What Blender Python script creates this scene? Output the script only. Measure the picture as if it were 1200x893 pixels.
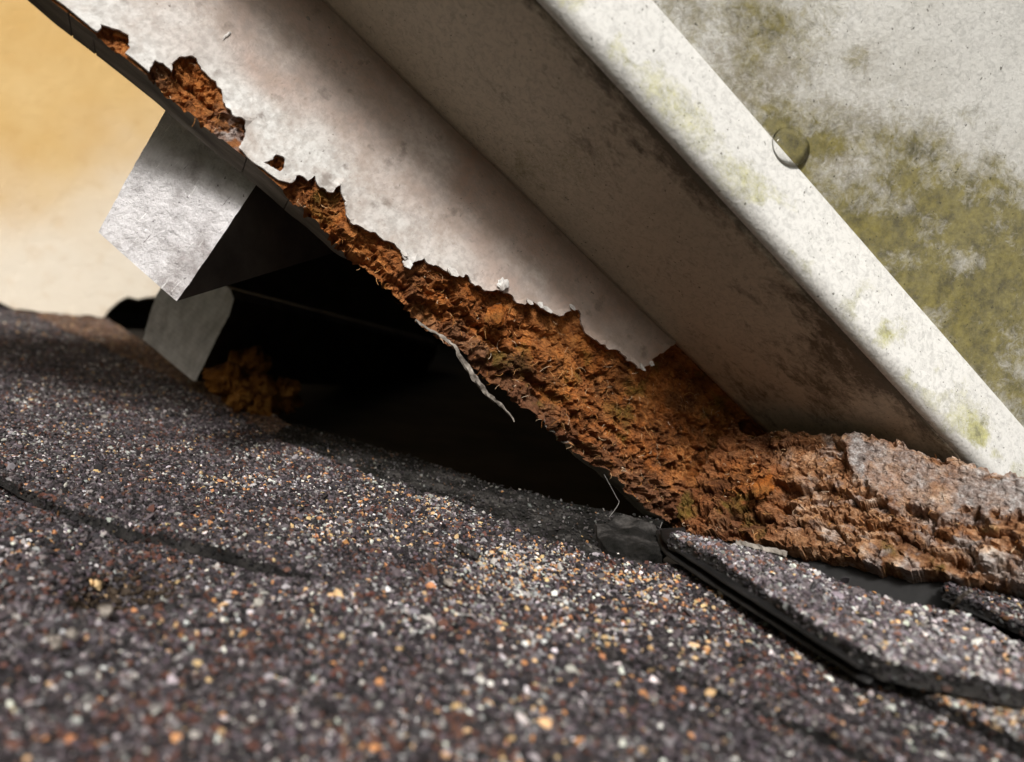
import bpy, math, random
import numpy as np
from mathutils import Vector, Matrix
from mathutils.geometry import delaunay_2d_cdt

for o in list(bpy.data.objects):
    bpy.data.objects.remove(o, do_unlink=True)
scene = bpy.context.scene
C = scene.collection
rng = np.random.default_rng(7)
random.seed(7)

# ------------------------------------------------------------------ camera
# house axes: X along the gutter, Y into the house, Z up.  S scales the fitted layout to metres.
S = 1.5
FPX, CX, CY = 870.0, 600.0, 446.5
def ray(u, v): return np.array([(u-CX)/FPX, -(v-CY)/FPX, 1.0])
G = ray(2850, 2400); G /= np.linalg.norm(G)
e1 = np.array([0, 0, -1.0])+G[2]*G; e1 /= np.linalg.norm(e1)
e2 = np.cross(e1, G)
if e2[1] < 0: e2 = -e2
TH = math.radians(22)
Vv = math.cos(TH)*e2-math.sin(TH)*e1
Nn = math.cos(TH)*e1+math.sin(TH)*e2
M = np.array([G, -Nn, Vv])                      # photograph-camera axes -> house axes
CAM = np.array([0.0, 0.0, 3.0])
cam = bpy.data.cameras.new('camera')
cam.lens = FPX/1200*36; cam.sensor_width = 36
cam.clip_start = 0.005; cam.clip_end = 1000
cam.dof.use_dof = True; cam.dof.focus_distance = 0.30; cam.dof.aperture_fstop = 8
co = bpy.data.objects.new('camera', cam); C.objects.link(co)
R3 = Matrix((M[:, 0], M[:, 1], -M[:, 2])).transposed()
co.matrix_world = Matrix.Translation(Vector(CAM)) @ R3.to_4x4()
scene.camera = co

# ------------------------------------------------------------------ light
SUN = np.array([-0.64, -0.80, 0.28]); SUN /= np.linalg.norm(SUN)     # towards the sun
w = bpy.data.worlds.new('World'); scene.world = w; w.use_nodes = True
nt = w.node_tree; bg = nt.nodes['Background']
sky = nt.nodes.new('ShaderNodeTexSky'); sky.sky_type = 'NISHITA'; sky.sun_disc = False
sky.sun_elevation = math.asin(SUN[2]); sky.sun_rotation = math.atan2(SUN[0], SUN[1])
sky.dust_density = 4.0; sky.air_density = 1.0; sky.ozone_density = 1.0
hs = nt.nodes.new('ShaderNodeHueSaturation'); hs.inputs['Saturation'].default_value = 0.25
nt.links.new(sky.outputs[0], hs.inputs['Color']); nt.links.new(hs.outputs[0], bg.inputs[0])
bg.inputs[1].default_value = 0.072
sl = bpy.data.lights.new('sun', 'SUN'); sl.energy = 2.7; sl.angle = math.radians(10); sl.color = (1, 0.975, 0.94)
so = bpy.data.objects.new('sun', sl); C.objects.link(so)
so.rotation_euler = Vector(SUN).to_track_quat('Z', 'Y').to_euler(); so.location = (-3, -4, 6)
scene.view_settings.view_transform = 'Standard'; scene.view_settings.look = 'None'
scene.view_settings.gamma = 1; scene.view_settings.exposure = 0.55
scene.view_settings.use_curve_mapping = False
scene.render.engine = 'CYCLES'

# ------------------------------------------------------------------ pixel <-> place
def W(u, v, d): return CAM+S*(M@(ray(u, v)*d))
def proj(P):                                     # world points -> photograph pixels (for placing stains)
    q = (np.asarray(P)-CAM)@M
    z = np.maximum(q[..., 2], 1e-4)
    return CX+FPX*q[..., 0]/z, CY-FPX*q[..., 1]/z
def on_axis(u, v, ax, val):
    r = M@ray(u, v); return CAM+r*((val-CAM[ax])/r[ax])
A0 = (10.0, -0.0025, 0.0195)                     # inverse distance over the roof plane
def invd(u, v): return A0[0]+A0[1]*(u-600)+A0[2]*(v-870)
def Rf(u, v): return W(u, v, 1/invd(u, v))
r0, r1, r2 = Rf(0, 800), Rf(1100, 800), Rf(600, 500)
RN = np.cross(r1-r0, r2-r0); RN /= np.linalg.norm(RN); RN *= np.sign(RN[2])
RO = Rf(775, 615)
RT = np.array([0, 1.0, 0]); RT -= RN*RN[1]; RT /= np.linalg.norm(RT)     # along the courses, into the house
RS = np.cross(RT, RN); RS *= np.sign(RS[0])                               # up the slope
def roof_px(u, v, h=0.0):                        # pixel -> (s,t) on the roof plane lifted by h
    r = M@ray(u, v); k = (RN@(RO+RN*h-CAM))/(RN@r); P = CAM+r*k
    return np.array([(P-RO)@RS, (P-RO)@RT])
def roof_P(st, h): 
    st = np.asarray(st); return RO+np.outer(st[..., 0], RS)+np.outer(st[..., 1], RT)+np.outer(np.broadcast_to(h, st.shape[:1]), RN)

# ------------------------------------------------------------------ noise
def _h(ix, iy, iz, seed):
    a = (ix.astype(np.int64)*374761393+iy.astype(np.int64)*668265263+iz.astype(np.int64)*2147483647+seed*974634777) & 0xffffffff
    a = ((a ^ (a >> 13))*1274126177) & 0xffffffff
    a = ((a ^ (a >> 16))*2246822519) & 0xffffffff
    return ((a ^ (a >> 15)) & 0xffffff)/float(0xffffff)
def vn(x, y, seed=0):
    x = np.asarray(x, float); y = np.asarray(y, float)
    ix = np.floor(x); iy = np.floor(y); fx = x-ix; fy = y-iy
    fx = fx*fx*fx*(fx*(fx*6-15)+10); fy = fy*fy*fy*(fy*(fy*6-15)+10)
    z = np.zeros_like(ix)
    a = _h(ix, iy, z, seed); b = _h(ix+1, iy, z, seed); c = _h(ix, iy+1, z, seed); d = _h(ix+1, iy+1, z, seed)
    return ((a*(1-fx)+b*fx)*(1-fy)+(c*(1-fx)+d*fx)*fy)*2-1
def fbm(x, y, octv=4, seed=0):
    t = 0; a = 1.0; f = 1.0; n = 0
    for k in range(octv):
        t = t+a*vn(x*f+k*17.3, y*f-k*9.1, seed+k); n += a; a *= .5; f *= 2.03
    return t/n*1.6
def flakes(x, y, seed=0, tilt=(0, -1.0)):
    """crumbled chips: every cell has its own height and tilt.  returns height, cell random, edge distance"""
    ix = np.floor(x); iy = np.floor(y); best = np.full(x.shape, 9.0); sec = np.full(x.shape, 9.0)
    hh = np.zeros(x.shape); cr = np.zeros(x.shape); z = np.zeros_like(ix)
    for i in (-1, 0, 1):
        for j in (-1, 0, 1):
            cx_, cy_ = ix+i, iy+j
            px_ = cx_+_h(cx_, cy_, z, seed); py_ = cy_+_h(cx_, cy_, z+1, seed)
            dx = x-px_; dy = y-py_; d = np.hypot(dx, dy)
            r = _h(cx_, cy_, z+2, seed)
            gx = (_h(cx_, cy_, z+3, seed)-.5)*1.2+tilt[0]; gy = (_h(cx_, cy_, z+4, seed)-.5)*.8+tilt[1]
            h = r*1.4-.7+gx*dx+gy*dy
            m = d < best
            sec = np.where(m, best, np.minimum(sec, d))
            hh = np.where(m, h, hh); cr = np.where(m, r, cr); best = np.where(m, d, best)
    return hh, cr, sec-best
def inside(x, y, poly):
    p = np.asarray(poly); r = np.zeros(x.shape, bool); j = len(p)-1
    for i in range(len(p)):
        if p[i, 1] != p[j, 1]:
            c = ((p[i, 1] > y) != (p[j, 1] > y)) & (x < (p[j, 0]-p[i, 0])*(y-p[i, 1])/(p[j, 1]-p[i, 1])+p[i, 0])
            r ^= c
        j = i
    return r
def dist(x, y, poly, closed=True):
    p = np.asarray(poly, float); d = np.full(x.shape, 1e9)
    for i in range(len(p) if closed else len(p)-1):
        a, b = p[i], p[(i+1) % len(p)]; e = b-a; L = max(e@e, 1e-18)
        t = np.clip(((x-a[0])*e[0]+(y-a[1])*e[1])/L, 0, 1)
        d = np.minimum(d, np.hypot(x-a[0]-t*e[0], y-a[1]-t*e[1]))
    return d
def sstep(a, b, x):
    t = np.clip((x-a)/(b-a), 0, 1); return t*t*(3-2*t)
def ragged(poly, step, amp, seed, scale, closed=True):
    """resample a pixel/plane outline and make it ragged"""
    p = np.asarray(poly, float); out = []
    n = len(p) if closed else len(p)-1
    for i in range(n):
        a, b = p[i], p[(i+1) % len(p)]; L = np.linalg.norm(b-a); k = max(1, int(L/step))
        for q in range(k): out.append(a+(b-a)*q/k)
    if not closed: out.append(p[-1])
    out = np.array(out)
    nx = fbm(out[:, 0]/scale, out[:, 1]/scale, 4, seed); ny = fbm(out[:, 0]/scale+50, out[:, 1]/scale, 4, seed+9)
    return out+amp*np.stack([nx, ny], 1)

# ------------------------------------------------------------------ object helpers
def tag(o, label, cat, group=None):
    o['label'] = label; o['category'] = cat
    if group: o['group'] = group
    return o
def thing(name, label, cat, base, group=None):
    o = bpy.data.objects.new(name, None); o.empty_display_size = .02; C.objects.link(o); o.location = Vector(base)
    return tag(o, label, cat, group)
def obj(name, V, F, mat, parent=None, base=None, smooth=False, attrs=None, base0=None):
    """V in world coordinates; one mesh object"""
    V = np.asarray(V, float)
    if base is None:
        if base0 is not None: base = np.asarray(base0, float)
        else: base = V.mean(0)
    me = bpy.data.meshes.new(name)
    F = F.tolist() if isinstance(F, np.ndarray) else [list(map(int, f)) for f in F]
    me.from_pydata((V-base).tolist(), [], F)
    if attrs:
        for k, v in attrs.items():
            a = me.attributes.new(k, 'FLOAT', 'POINT'); a.data.foreach_set('value', np.asarray(v, np.float32))
    if smooth: me.polygons.foreach_set('use_smooth', np.ones(len(me.polygons), bool))
    me.update()
    if mat: me.materials.append(mat)
    o = bpy.data.objects.new(name, me); C.objects.link(o)
    if parent:
        o.parent = parent
        pb = np.array(root_loc(parent)); o.location = Vector(base-pb)
    else: o.location = Vector(base)
    return o
def root_loc(o):
    v = Vector(o.location)
    while o.parent: o = o.parent; v += o.location
    return v
def close(Vt, Ft, Vb):
    """top sheet + matching bottom sheet -> closed slab"""
    n = len(Vt); F = [list(f) for f in Ft]; cnt = {}
    for f in Ft:
        for a, b in zip(f, list(f[1:])+[f[0]]): cnt[(a, b)] = 1
    for (a, b) in list(cnt):
        if (b, a) not in cnt: F.append([b, a, a+n, b+n])
    F += [[i+n for i in reversed(f)] for f in Ft]
    return np.vstack([Vt, Vb]), F
def cdt(outer, holes=(), spacing=.005, jitter=.3):
    loops = [np.asarray(outer)]+[np.asarray(h) for h in holes]
    pts = []; edges = []
    for L in loops:
        s0 = len(pts); n = len(L); pts += [Vector(p) for p in L]
        edges += [(s0+i, s0+(i+1) % n) for i in range(n)]
    lo = loops[0].min(0); hi = loops[0].max(0)
    gx = np.arange(lo[0], hi[0], spacing); gy = np.arange(lo[1], hi[1], spacing)
    X, Y = np.meshgrid(gx, gy); X = X.ravel()+(rng.random(X.size)-.5)*spacing*jitter; Y = Y.ravel()+(rng.random(Y.size)-.5)*spacing*jitter
    k = inside(X, Y, loops[0]) & (dist(X, Y, loops[0]) > spacing*.35)
    for h in loops[1:]: k &= ~inside(X, Y, h) & (dist(X, Y, h) > spacing*.35)
    pts += [Vector((a, b)) for a, b in zip(X[k], Y[k])]
    r = delaunay_2d_cdt(pts, edges, [], 0, 1e-7)
    v = np.array([[p[0], p[1]] for p in r[0]]); f = np.array([list(t) for t in r[2]])
    ctr = v[f].mean(1); k = inside(ctr[:, 0], ctr[:, 1], loops[0])
    for h in loops[1:]: k &= ~inside(ctr[:, 0], ctr[:, 1], h)
    f = f[k]; a, b, c = v[f[:, 0]], v[f[:, 1]], v[f[:, 2]]
    ar = (b[:, 0]-a[:, 0])*(c[:, 1]-a[:, 1])-(b[:, 1]-a[:, 1])*(c[:, 0]-a[:, 0])
    f[ar < 0] = f[ar < 0][:, ::-1]; f = f[np.abs(ar) > 1e-13]
    us = np.unique(f); rm = np.full(len(v), -1); rm[us] = np.arange(len(us)); v = v[us]; out = rm[f].tolist()
    return v, out
def tube(path, rad, sides=6, seed=0, rough=0.0):
    path = np.asarray(path, float); n = len(path); V = []; F = []
    r_ = np.random.default_rng(seed)
    for i in range(n):
        t = path[min(i+1, n-1)]-path[max(i-1, 0)]; t /= np.linalg.norm(t)+1e-12
        a = np.cross(t, [0.3, 0.2, 1]); a /= np.linalg.norm(a); b = np.cross(t, a)
        for k in range(sides):
            q = 2*math.pi*k/sides; rr = rad[i]*(1+rough*(r_.random()-.5)*2)
            V.append(path[i]+rr*(math.cos(q)*a+math.sin(q)*b))
    for i in range(n-1):
        for k in range(sides): F.append([i*sides+k, i*sides+(k+1) % sides, (i+1)*sides+(k+1) % sides, (i+1)*sides+k])
    F.append(list(range(sides))[::-1]); F.append([(n-1)*sides+k for k in range(sides)])
    return np.array(V), F
def smooth_path(pts, n):
    p = np.asarray(pts, float); t = np.linspace(0, len(p)-1, n); out = []
    for q in t:
        i = min(int(q), len(p)-2); f = q-i
        a = p[max(i-1, 0)]; b = p[i]; c = p[i+1]; d = p[min(i+2, len(p)-1)]
        out.append(.5*((2*b)+(-a+c)*f+(2*a-5*b+4*c-d)*f*f+(-a+3*b-3*c+d)*f**3))
    return np.array(out)

# ------------------------------------------------------------------ materials
class NB:
    def __init__(s, name, rough=.8, spec=.3):
        s.m = bpy.data.materials.new(name); s.m.use_nodes = True; s.t = s.m.node_tree
        s.b = s.t.nodes['Principled BSDF']; s.b.inputs['Roughness'].default_value = rough
        s.b.inputs['Specular IOR Level'].default_value = spec
        s.co = s.t.nodes.new('ShaderNodeTexCoord').outputs['Object']
    def n(s, k): return s.t.nodes.new(k)
    def put(s, a, b):
        if isinstance(a, (int, float)): b.default_value = a
        elif isinstance(a, tuple): b.default_value = a if len(a) == 4 else (*a, 1)
        else: s.t.links.new(a, b)
    def map(s, scale=(1, 1, 1), rot=(0, 0, 0)):
        m = s.n('ShaderNodeMapping'); s.put(s.co, m.inputs[0]); m.inputs['Scale'].default_value = scale; m.inputs['Rotation'].default_value = rot
        return m.outputs[0]
    def noise(s, scale, det=4, ro=.55, vec=None, dist_=0.0):
        q = s.n('ShaderNodeTexNoise'); s.put(vec if vec is not None else s.co, q.inputs['Vector'])
        q.inputs['Scale'].default_value = scale; q.inputs['Detail'].default_value = det; q.inputs['Roughness'].default_value = ro; q.inputs['Distortion'].default_value = dist_
        return q.outputs['Fac']
    def vor(s, scale, vec=None, out='Distance', rnd=1.0):
        q = s.n('ShaderNodeTexVoronoi'); s.put(vec if vec is not None else s.co, q.inputs['Vector']); q.inputs['Scale'].default_value = scale
        q.inputs['Randomness'].default_value = rnd
        return q.outputs[out]
    def ramp(s, fac, stops):
        r = s.n('ShaderNodeValToRGB'); s.put(fac, r.inputs[0]); e = r.color_ramp.elements
        while len(e) < len(stops): e.new(.5)
        for i, (p, c) in enumerate(stops):
            e[i].position = p; e[i].color = (c, c, c, 1) if isinstance(c, (int, float)) else (*c, 1)
        return r.outputs[0]
    def mix(s, f, a, b, mode='MIX'):
        q = s.n('ShaderNodeMix'); q.data_type = 'RGBA'; q.blend_type = mode
        s.put(f, q.inputs[0]); s.put(a, q.inputs[6]); s.put(b, q.inputs[7]); return q.outputs[2]
    def ma(s, op, a, b=0.0, clamp=False):
        q = s.n('ShaderNodeMath'); q.operation = op; q.use_clamp = clamp; s.put(a, q.inputs[0]); s.put(b, q.inputs[1]); return q.outputs[0]
    def attr(s, name, typ='GEOMETRY', out='Fac'):
        q = s.n('ShaderNodeAttribute'); q.attribute_name = name; q.attribute_type = typ; return q.outputs[out]
    def col(s, c): s.put(c, s.b.inputs['Base Color'])
    def rough(s, c): s.put(c, s.b.inputs['Roughness'])
    def bump(s, h, strength=.5, d=.001):
        q = s.n('ShaderNodeBump'); q.inputs['Strength'].default_value = strength; q.inputs['Distance'].default_value = d
        s.put(h, q.inputs['Height']); s.put(q.outputs[0], s.b.inputs['Normal'])
MAT = {}
# weathered white paint of the fascia
q = NB('chalky white paint', .62, .35)
big = q.noise(14, 5, .6); fine = q.noise(420, 3, .6); speck = q.noise(700, 2, .5); st = q.attr('stain_shade')
c = q.ramp(big, [(.3, (.50, .49, .47)), (.62, (.68, .67, .65))])
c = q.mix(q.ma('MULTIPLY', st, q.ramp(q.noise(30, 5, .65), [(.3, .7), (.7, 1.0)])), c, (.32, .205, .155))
c = q.mix(q.ramp(fine, [(.38, .45), (.60, 0.0)]), c, (.25, .22, .20))
c = q.mix(q.ma('MULTIPLY', q.ramp(speck, [(.66, 0.0), (.74, .8)]), q.ramp(q.noise(40, 3, .6), [(.45, 0.0), (.6, 1.0)])), c, (.07, .06, .05))
c = q.mix(q.ramp(q.noise(70, 6, .7, q.map((1, 1, 1), (0, .7, 0))), [(.47, 0.0), (.70, .65)]), c, (.29, .22, .175))
c = q.mix(q.ramp(q.noise(95, 4, .6), [(.60, 0.0), (.70, .7)]), c, (.15, .12, .10))
q.col(c); q.bump(q.ma('ADD', q.noise(900, 3, .6), q.ma('MULTIPLY', q.noise(160, 3, .6), 1.5)), .45, .0006); MAT['paint'] = q.m
# dirty lower edge of the board
q = NB('grimy board edge', .85, .2)
c = q.ramp(q.noise(60, 5, .65, q.map((.4, 2, 2))), [(.3, (.08, .07, .06)), (.55, (.22, .195, .165)), (.75, (.40, .37, .33))])
q.col(c); q.bump(q.noise(500, 4, .7), .6, .001); MAT['edge'] = q.m
# rotten fibreboard
q = NB('rotten fibreboard', .93, .12)
zo = q.attr('zone'); gr = q.attr('grey'); chip = q.attr('chip')
fib = q.noise(260, 5, .7, q.map((1, 1, 2.2), (0, .6, 0)), .8); med = q.noise(75, 4, .6)
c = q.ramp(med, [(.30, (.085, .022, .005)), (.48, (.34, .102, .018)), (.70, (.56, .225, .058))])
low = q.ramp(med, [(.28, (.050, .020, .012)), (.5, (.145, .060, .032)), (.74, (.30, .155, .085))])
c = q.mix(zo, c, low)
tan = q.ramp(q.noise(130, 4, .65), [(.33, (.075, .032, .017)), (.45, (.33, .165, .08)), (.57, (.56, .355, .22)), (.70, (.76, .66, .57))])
c = q.mix(q.attr('pale'), c, tan)
c = q.mix(q.ma('MULTIPLY', chip, .22), c, (.50, .29, .15))
c = q.mix(q.ramp(fib, [(.36, .75), (.54, 0.0)]), c, (.10, .032, .010))
c = q.mix(q.ramp(fib, [(.60, 0.0), (.76, .55)]), c, (.60, .32, .14))
c = q.mix(q.ramp(q.noise(48, 3, .6), [(.60, 0.0), (.70, .55)]), c, (.13, .115, .018))
c = q.mix(q.ramp(q.noise(38, 5, .65), [(.53, 0.0), (.66, .75)]), c, (.05, .018, .010))
gcol = q.ramp(q.noise(330, 5, .75), [(.30, (.07, .05, .045)), (.48, (.27, .225, .205)), (.64, (.50, .475, .465)), (.75, (.68, .67, .67))])
c = q.mix(gr, c, gcol)
q.col(c); q.bump(q.ma('ADD', q.ma('MULTIPLY', fib, 1.0), q.noise(900, 3, .7)), .9, .0016); MAT['rot'] = q.m
q = NB('loose wood fibre', .9, .1)
rn = q.n('ShaderNodeAttribute'); rn.attribute_name = 'tone'
q.col(q.ramp(rn.outputs['Fac'], [(0, (.14, .045, .012)), (.45, (.42, .17, .045)), (.8, (.55, .30, .12)), (1, (.66, .52, .38))])); MAT['fibre'] = q.m
# gutter
def gutter_mat(name, base, dirt_shade, moss, dscale, dlim, ms):
    q = NB(name, .5, .4)
    big = q.noise(9, 5, .6); c = q.ramp(big, [(.3, tuple(x*.78 for x in base)), (.65, base)])
    sp = q.noise(360, 6, .75, None, 1.0); c = q.mix(q.ramp(sp, [(.36, .6), (.54, 0.0)]), c, tuple(x*.5 for x in base))
    gm = q.attr('grime'); mm = q.attr('moss')
    dn = q.ma('ADD', q.ma('MULTIPLY', q.noise(dscale, 7, .72, q.map((.7, 1.25, 1.25)), .6), .6), q.ma('MULTIPLY', q.noise(dscale*7, 6, .75, q.map((.7, 1.25, 1.25)), .8), .4))
    df = q.ma('MULTIPLY', q.ramp(q.ma('ADD', dn, q.ma('MULTIPLY', q.ma('SUBTRACT', gm, .5), .42)), [(dlim, 0.0), (dlim+.14, 1.0)]), .85)
    c = q.mix(df, c, dirt_shade)
    c = q.mix(q.ma('MULTIPLY', q.attr('film'), q.ramp(q.ma('ADD', q.ma('MULTIPLY', q.noise(48, 8, .75), .55), q.ma('MULTIPLY', q.noise(330, 6, .75, None, 1.2), .45)), [(.40, .05), (.58, 1.0)])), c, tuple(x*.62+y*.18 for x, y in zip(dirt_shade, base)))
    mn = q.ma('ADD', q.ma('MULTIPLY', q.noise(ms, 8, .78, None, .5), .52), q.ma('MULTIPLY', q.noise(ms*8, 6, .75, None, 1.0), .48))
    mf = q.ramp(q.ma('ADD', mn, q.ma('MULTIPLY', q.ma('SUBTRACT', mm, .5), .52)), [(.44, 0.0), (.67, .90)])
    c = q.mix(mf, c, q.mix(q.ramp(q.noise(170, 6, .75), [(.36, 0.0), (.64, 1.0)]), tuple(x*.55 for x in moss), tuple(x*1.9 for x in moss)))
    c = q.mix(q.ramp(q.noise(620, 2, .5), [(.69, 0.0), (.74, .8)]), c, (.04, .035, .02))
    q.col(c); q.rough(q.ramp(mf, [(0, .5), (1, .9)])); q.bump(q.ma('ADD', q.noise(700, 3, .6), q.ma('MULTIPLY', mf, .8)), .4, .0007)
    return q.m
MAT['g_bottom'] = gutter_mat('grimy gutter underside', (.56, .485, .385), (.060, .045, .028), (.14, .125, .05), 42, .53, 60)
MAT['g_lip'] = gutter_mat('white gutter edge', (.67, .66, .63), (.20, .18, .14), (.26, .25, .10), 110, .575, 75)
MAT['g_front'] = gutter_mat('mossy gutter front', (.62, .61, .575), (.20, .165, .10), (.105, .088, .020), 60, .60, 34)
# stucco wall
q = NB('ochre stucco', .9, .15)
c = q.ramp(q.noise(7, 5, .6), [(.3, (.50, .315, .115)), (.7, (.56, .39, .18))])
painted_glare = q.ma('MULTIPLY', q.attr('painted_glare'), 1.0)
c = q.mix(painted_glare, c, (.66, .61, .53))  # lower wall whitened in colour to stand for overexposed light
c = q.mix(q.ramp(q.noise(38, 5, .6), [(.55, 0.0), (.75, .25)]), c, (.42, .25, .09))
q.col(c); q.bump(q.ma('ADD', q.noise(150, 5, .65), q.noise(50, 4, .6)), .6, .0025); MAT['wall'] = q.m
# old timber
q = NB('weathered sawn timber', .85, .2)
saw = q.attr('saw'); 
ln = q.n('ShaderNodeMath'); ln.operation = 'SINE'
q.put(q.ma('MULTIPLY', q.ma('ADD', saw, q.ma('MULTIPLY', q.noise(60, 3, .5), .0025)), 4300.0), ln.inputs[0])
g = q.noise(110, 5, .7)
c = q.ramp(g, [(.28, (.40, .38, .385)), (.46, (.62, .60, .61)), (.72, (.76, .74, .75))])
c = q.mix(q.ma('MULTIPLY', q.ramp(ln.outputs[0], [(0, 1.0), (.7, 0.0)]), .05), c, (.25, .23, .23))
c = q.mix(q.ramp(q.noise(36, 5, .65), [(.50, 0.0), (.66, .75)]), c, (.22, .19, .18))
c = q.mix(q.ramp(q.noise(170, 4, .7, q.map((4, 1, .35), (.3, .5, .2))), [(.62, 0.0), (.70, .75)]), c, (.93, .92, .92))
c = q.mix(q.ramp(q.noise(150, 4, .7, q.map((3, 1, .3), (.3, -.4, .2))), [(.66, 0.0), (.72, .8)]), c, (.10, .085, .08))
c = q.mix(q.ramp(q.noise(420, 2, .6), [(.70, 0.0), (.76, .7)]), c, (.05, .04, .04))
q.col(c); q.bump(q.ma('ADD', q.ma('MULTIPLY', ln.outputs[0], .02), q.ma('MULTIPLY', q.noise(260, 5, .75), 2.4)), .8, .0014); MAT['timber'] = q.m
q = NB('brown grey planed timber', .85, .2)
c = q.ramp(q.noise(40, 5, .65, q.map((3, 3, .5), (.2, .5, 0))), [(.3, (.34, .315, .295)), (.7, (.66, .635, .615))])
saw = q.attr('saw'); ln = q.n('ShaderNodeMath'); ln.operation = 'SINE'; q.put(q.ma('MULTIPLY', saw, 1900.0), ln.inputs[0])
c = q.mix(q.ma('MULTIPLY', q.ramp(ln.outputs[0], [(0, 1.0), (.6, 0.0)]), .07), c, (.12, .10, .09))
q.col(c); q.bump(q.noise(300, 4, .6), .5, .001); MAT['timber2'] = q.m
q = NB('shade painted timber side', .9, .15); q.col(q.ramp(q.noise(40, 5, .6, q.map((1, .3, 1))), [(.3, (.03, .024, .019)), (.7, (.085, .070, .058))])); q.bump(q.noise(200, 4), .5, .001); MAT['side'] = q.m  # rafter and lookout sides coloured dark to stand for shade
q = NB('dark light-blocking timber', .95, .1); q.col(q.ramp(q.noise(20, 4), [(.3, (.012, .010, .008)), (.7, (.03, .024, .018))])); MAT['dark'] = q.m
# roof
q = NB('granule covered asphalt', .95, .15)
v = q.vor(800, None, 'Color'); sp = q.n('ShaderNodeSeparateColor'); q.put(v, sp.inputs[0])
c = q.ramp(sp.outputs[0], [(0, (.008, .007, .007)), (.55, (.030, .025, .027)), (.85, (.08, .072, .074)), (.97, (.30, .20, .11))])
q.col(c); q.bump(q.vor(800), .8, .001); MAT['asphalt'] = q.m
q = NB('black bitumen edge', .42, .4)
c = q.ramp(q.noise(120, 4, .6), [(.35, (.008, .008, .008)), (.7, (.04, .037, .035))]); q.col(c); q.bump(q.noise(380, 4, .7), .8, .001); MAT['bitumen'] = q.m
q = NB('dusty roofing felt', .95, .12)
c = q.ramp(q.noise(55, 6, .7, q.map((1, 1, 1), (0, 0, .4))), [(.38, (.004, .004, .003)), (.52, (.016, .015, .014)), (.70, (.08, .074, .07))])
q.col(c); q.bump(q.noise(260, 5, .7), .9, .002); MAT['felt'] = q.m
q = NB('rusty brown deck', .95, .1)
q.col(q.ramp(q.noise(90, 5, .7), [(.3, (.03, .016, .009)), (.6, (.085, .042, .022)), (.8, (.15, .085, .05))])); q.bump(q.noise(400, 4), .8, .002); MAT['brown'] = q.m
q = NB('black painted metal', .55, .35); q.col(q.ramp(q.noise(60, 4), [(.35, (.004, .004, .004)), (.7, (.014, .013, .013))])); q.bump(q.noise(200, 3), .2, .0008); MAT['metal'] = q.m
q = NB('mineral granule', .75, .35)
a = q.n('ShaderNodeAttribute'); a.attribute_type = 'INSTANCER'; a.attribute_name = 'gcol'; q.col(a.outputs['Color']); MAT['granule'] = q.m
q = NB('orange insulation foam', .9, .1)
q.col(q.ramp(q.noise(50, 5, .65), [(.38, (.03, .010, .002)), (.55, (.17, .066, .012)), (.75, (.42, .21, .055))])); q.bump(q.noise(200, 5, .7), .8, .002); MAT['foam'] = q.m
q = NB('clear water', .02, .5)
tr = q.n('ShaderNodeBsdfTransparent'); gl = q.n('ShaderNodeBsdfGlossy'); gl.inputs['Roughness'].default_value = .03
lw = q.n('ShaderNodeLayerWeight'); lw.inputs[0].default_value = .5; fr = q.n('ShaderNodeFresnel'); fr.inputs[0].default_value = 1.33
q.put(q.ramp(lw.outputs['Facing'], [(.55, (.99, .99, .99)), (.86, (.62, .61, .58)), (1.0, (.30, .29, .27))]), tr.inputs[0])  # rim tint darkened to stand in for refraction at the edge
mx = q.n('ShaderNodeMixShader'); q.put(fr.outputs[0], mx.inputs[0]); q.put(tr.outputs[0], mx.inputs[1]); q.put(gl.outputs[0], mx.inputs[2])
q.put(mx.outputs[0], q.t.nodes['Material Output'].inputs[0]); MAT['water'] = q.m
q = NB('grey weathered splinter', .9, .15); q.col(q.ramp(q.noise(220, 4, .6), [(.35, (.07, .058, .048)), (.7, (.36, .32, .28))])); MAT['splinter'] = q.m
q = NB('cobweb', .6, .4); q.col((.20, .19, .18)); MAT['web'] = q.m
q = NB('lawn', .95, .1); q.col(q.ramp(q.noise(2, 5), [(.3, (.06, .08, .03)), (.7, (.16, .15, .09))])); MAT['lawn'] = q.m

# ------------------------------------------------------------------ key planes
P0 = Rf(775, 615)
YF = P0[1]                                        # fascia face
ZB = np.mean([on_axis(u, v, 1, YF)[2] for u, v in ((370, 0), (640, 260), (885, 495))])   # gutter bottom
YR = np.mean([on_axis(u, v, 2, ZB)[1] for u, v in ((650, 0), (1150, 545))])              # gutter front
ZS = np.mean([on_axis(u, v, 1, YR)[2] for u, v in ((765, 0), (1000, 270), (1200, 490))]) # top of the front lip
YW = Rf(60, 367)[1]                               # house wall
XL, XR = -0.62, 0.262; XD = -0.56  # XD cuts the eave deck short so light reaches the wall

# ------------------------------------------------------------------ ground
g = obj('ground', [(-150, -150, 0), (150, -150, 0), (150, 150, 0), (-150, 150, 0)], [[0, 1, 2, 3]], MAT['lawn'], base=np.zeros(3)); g['kind'] = 'structure'

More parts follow.
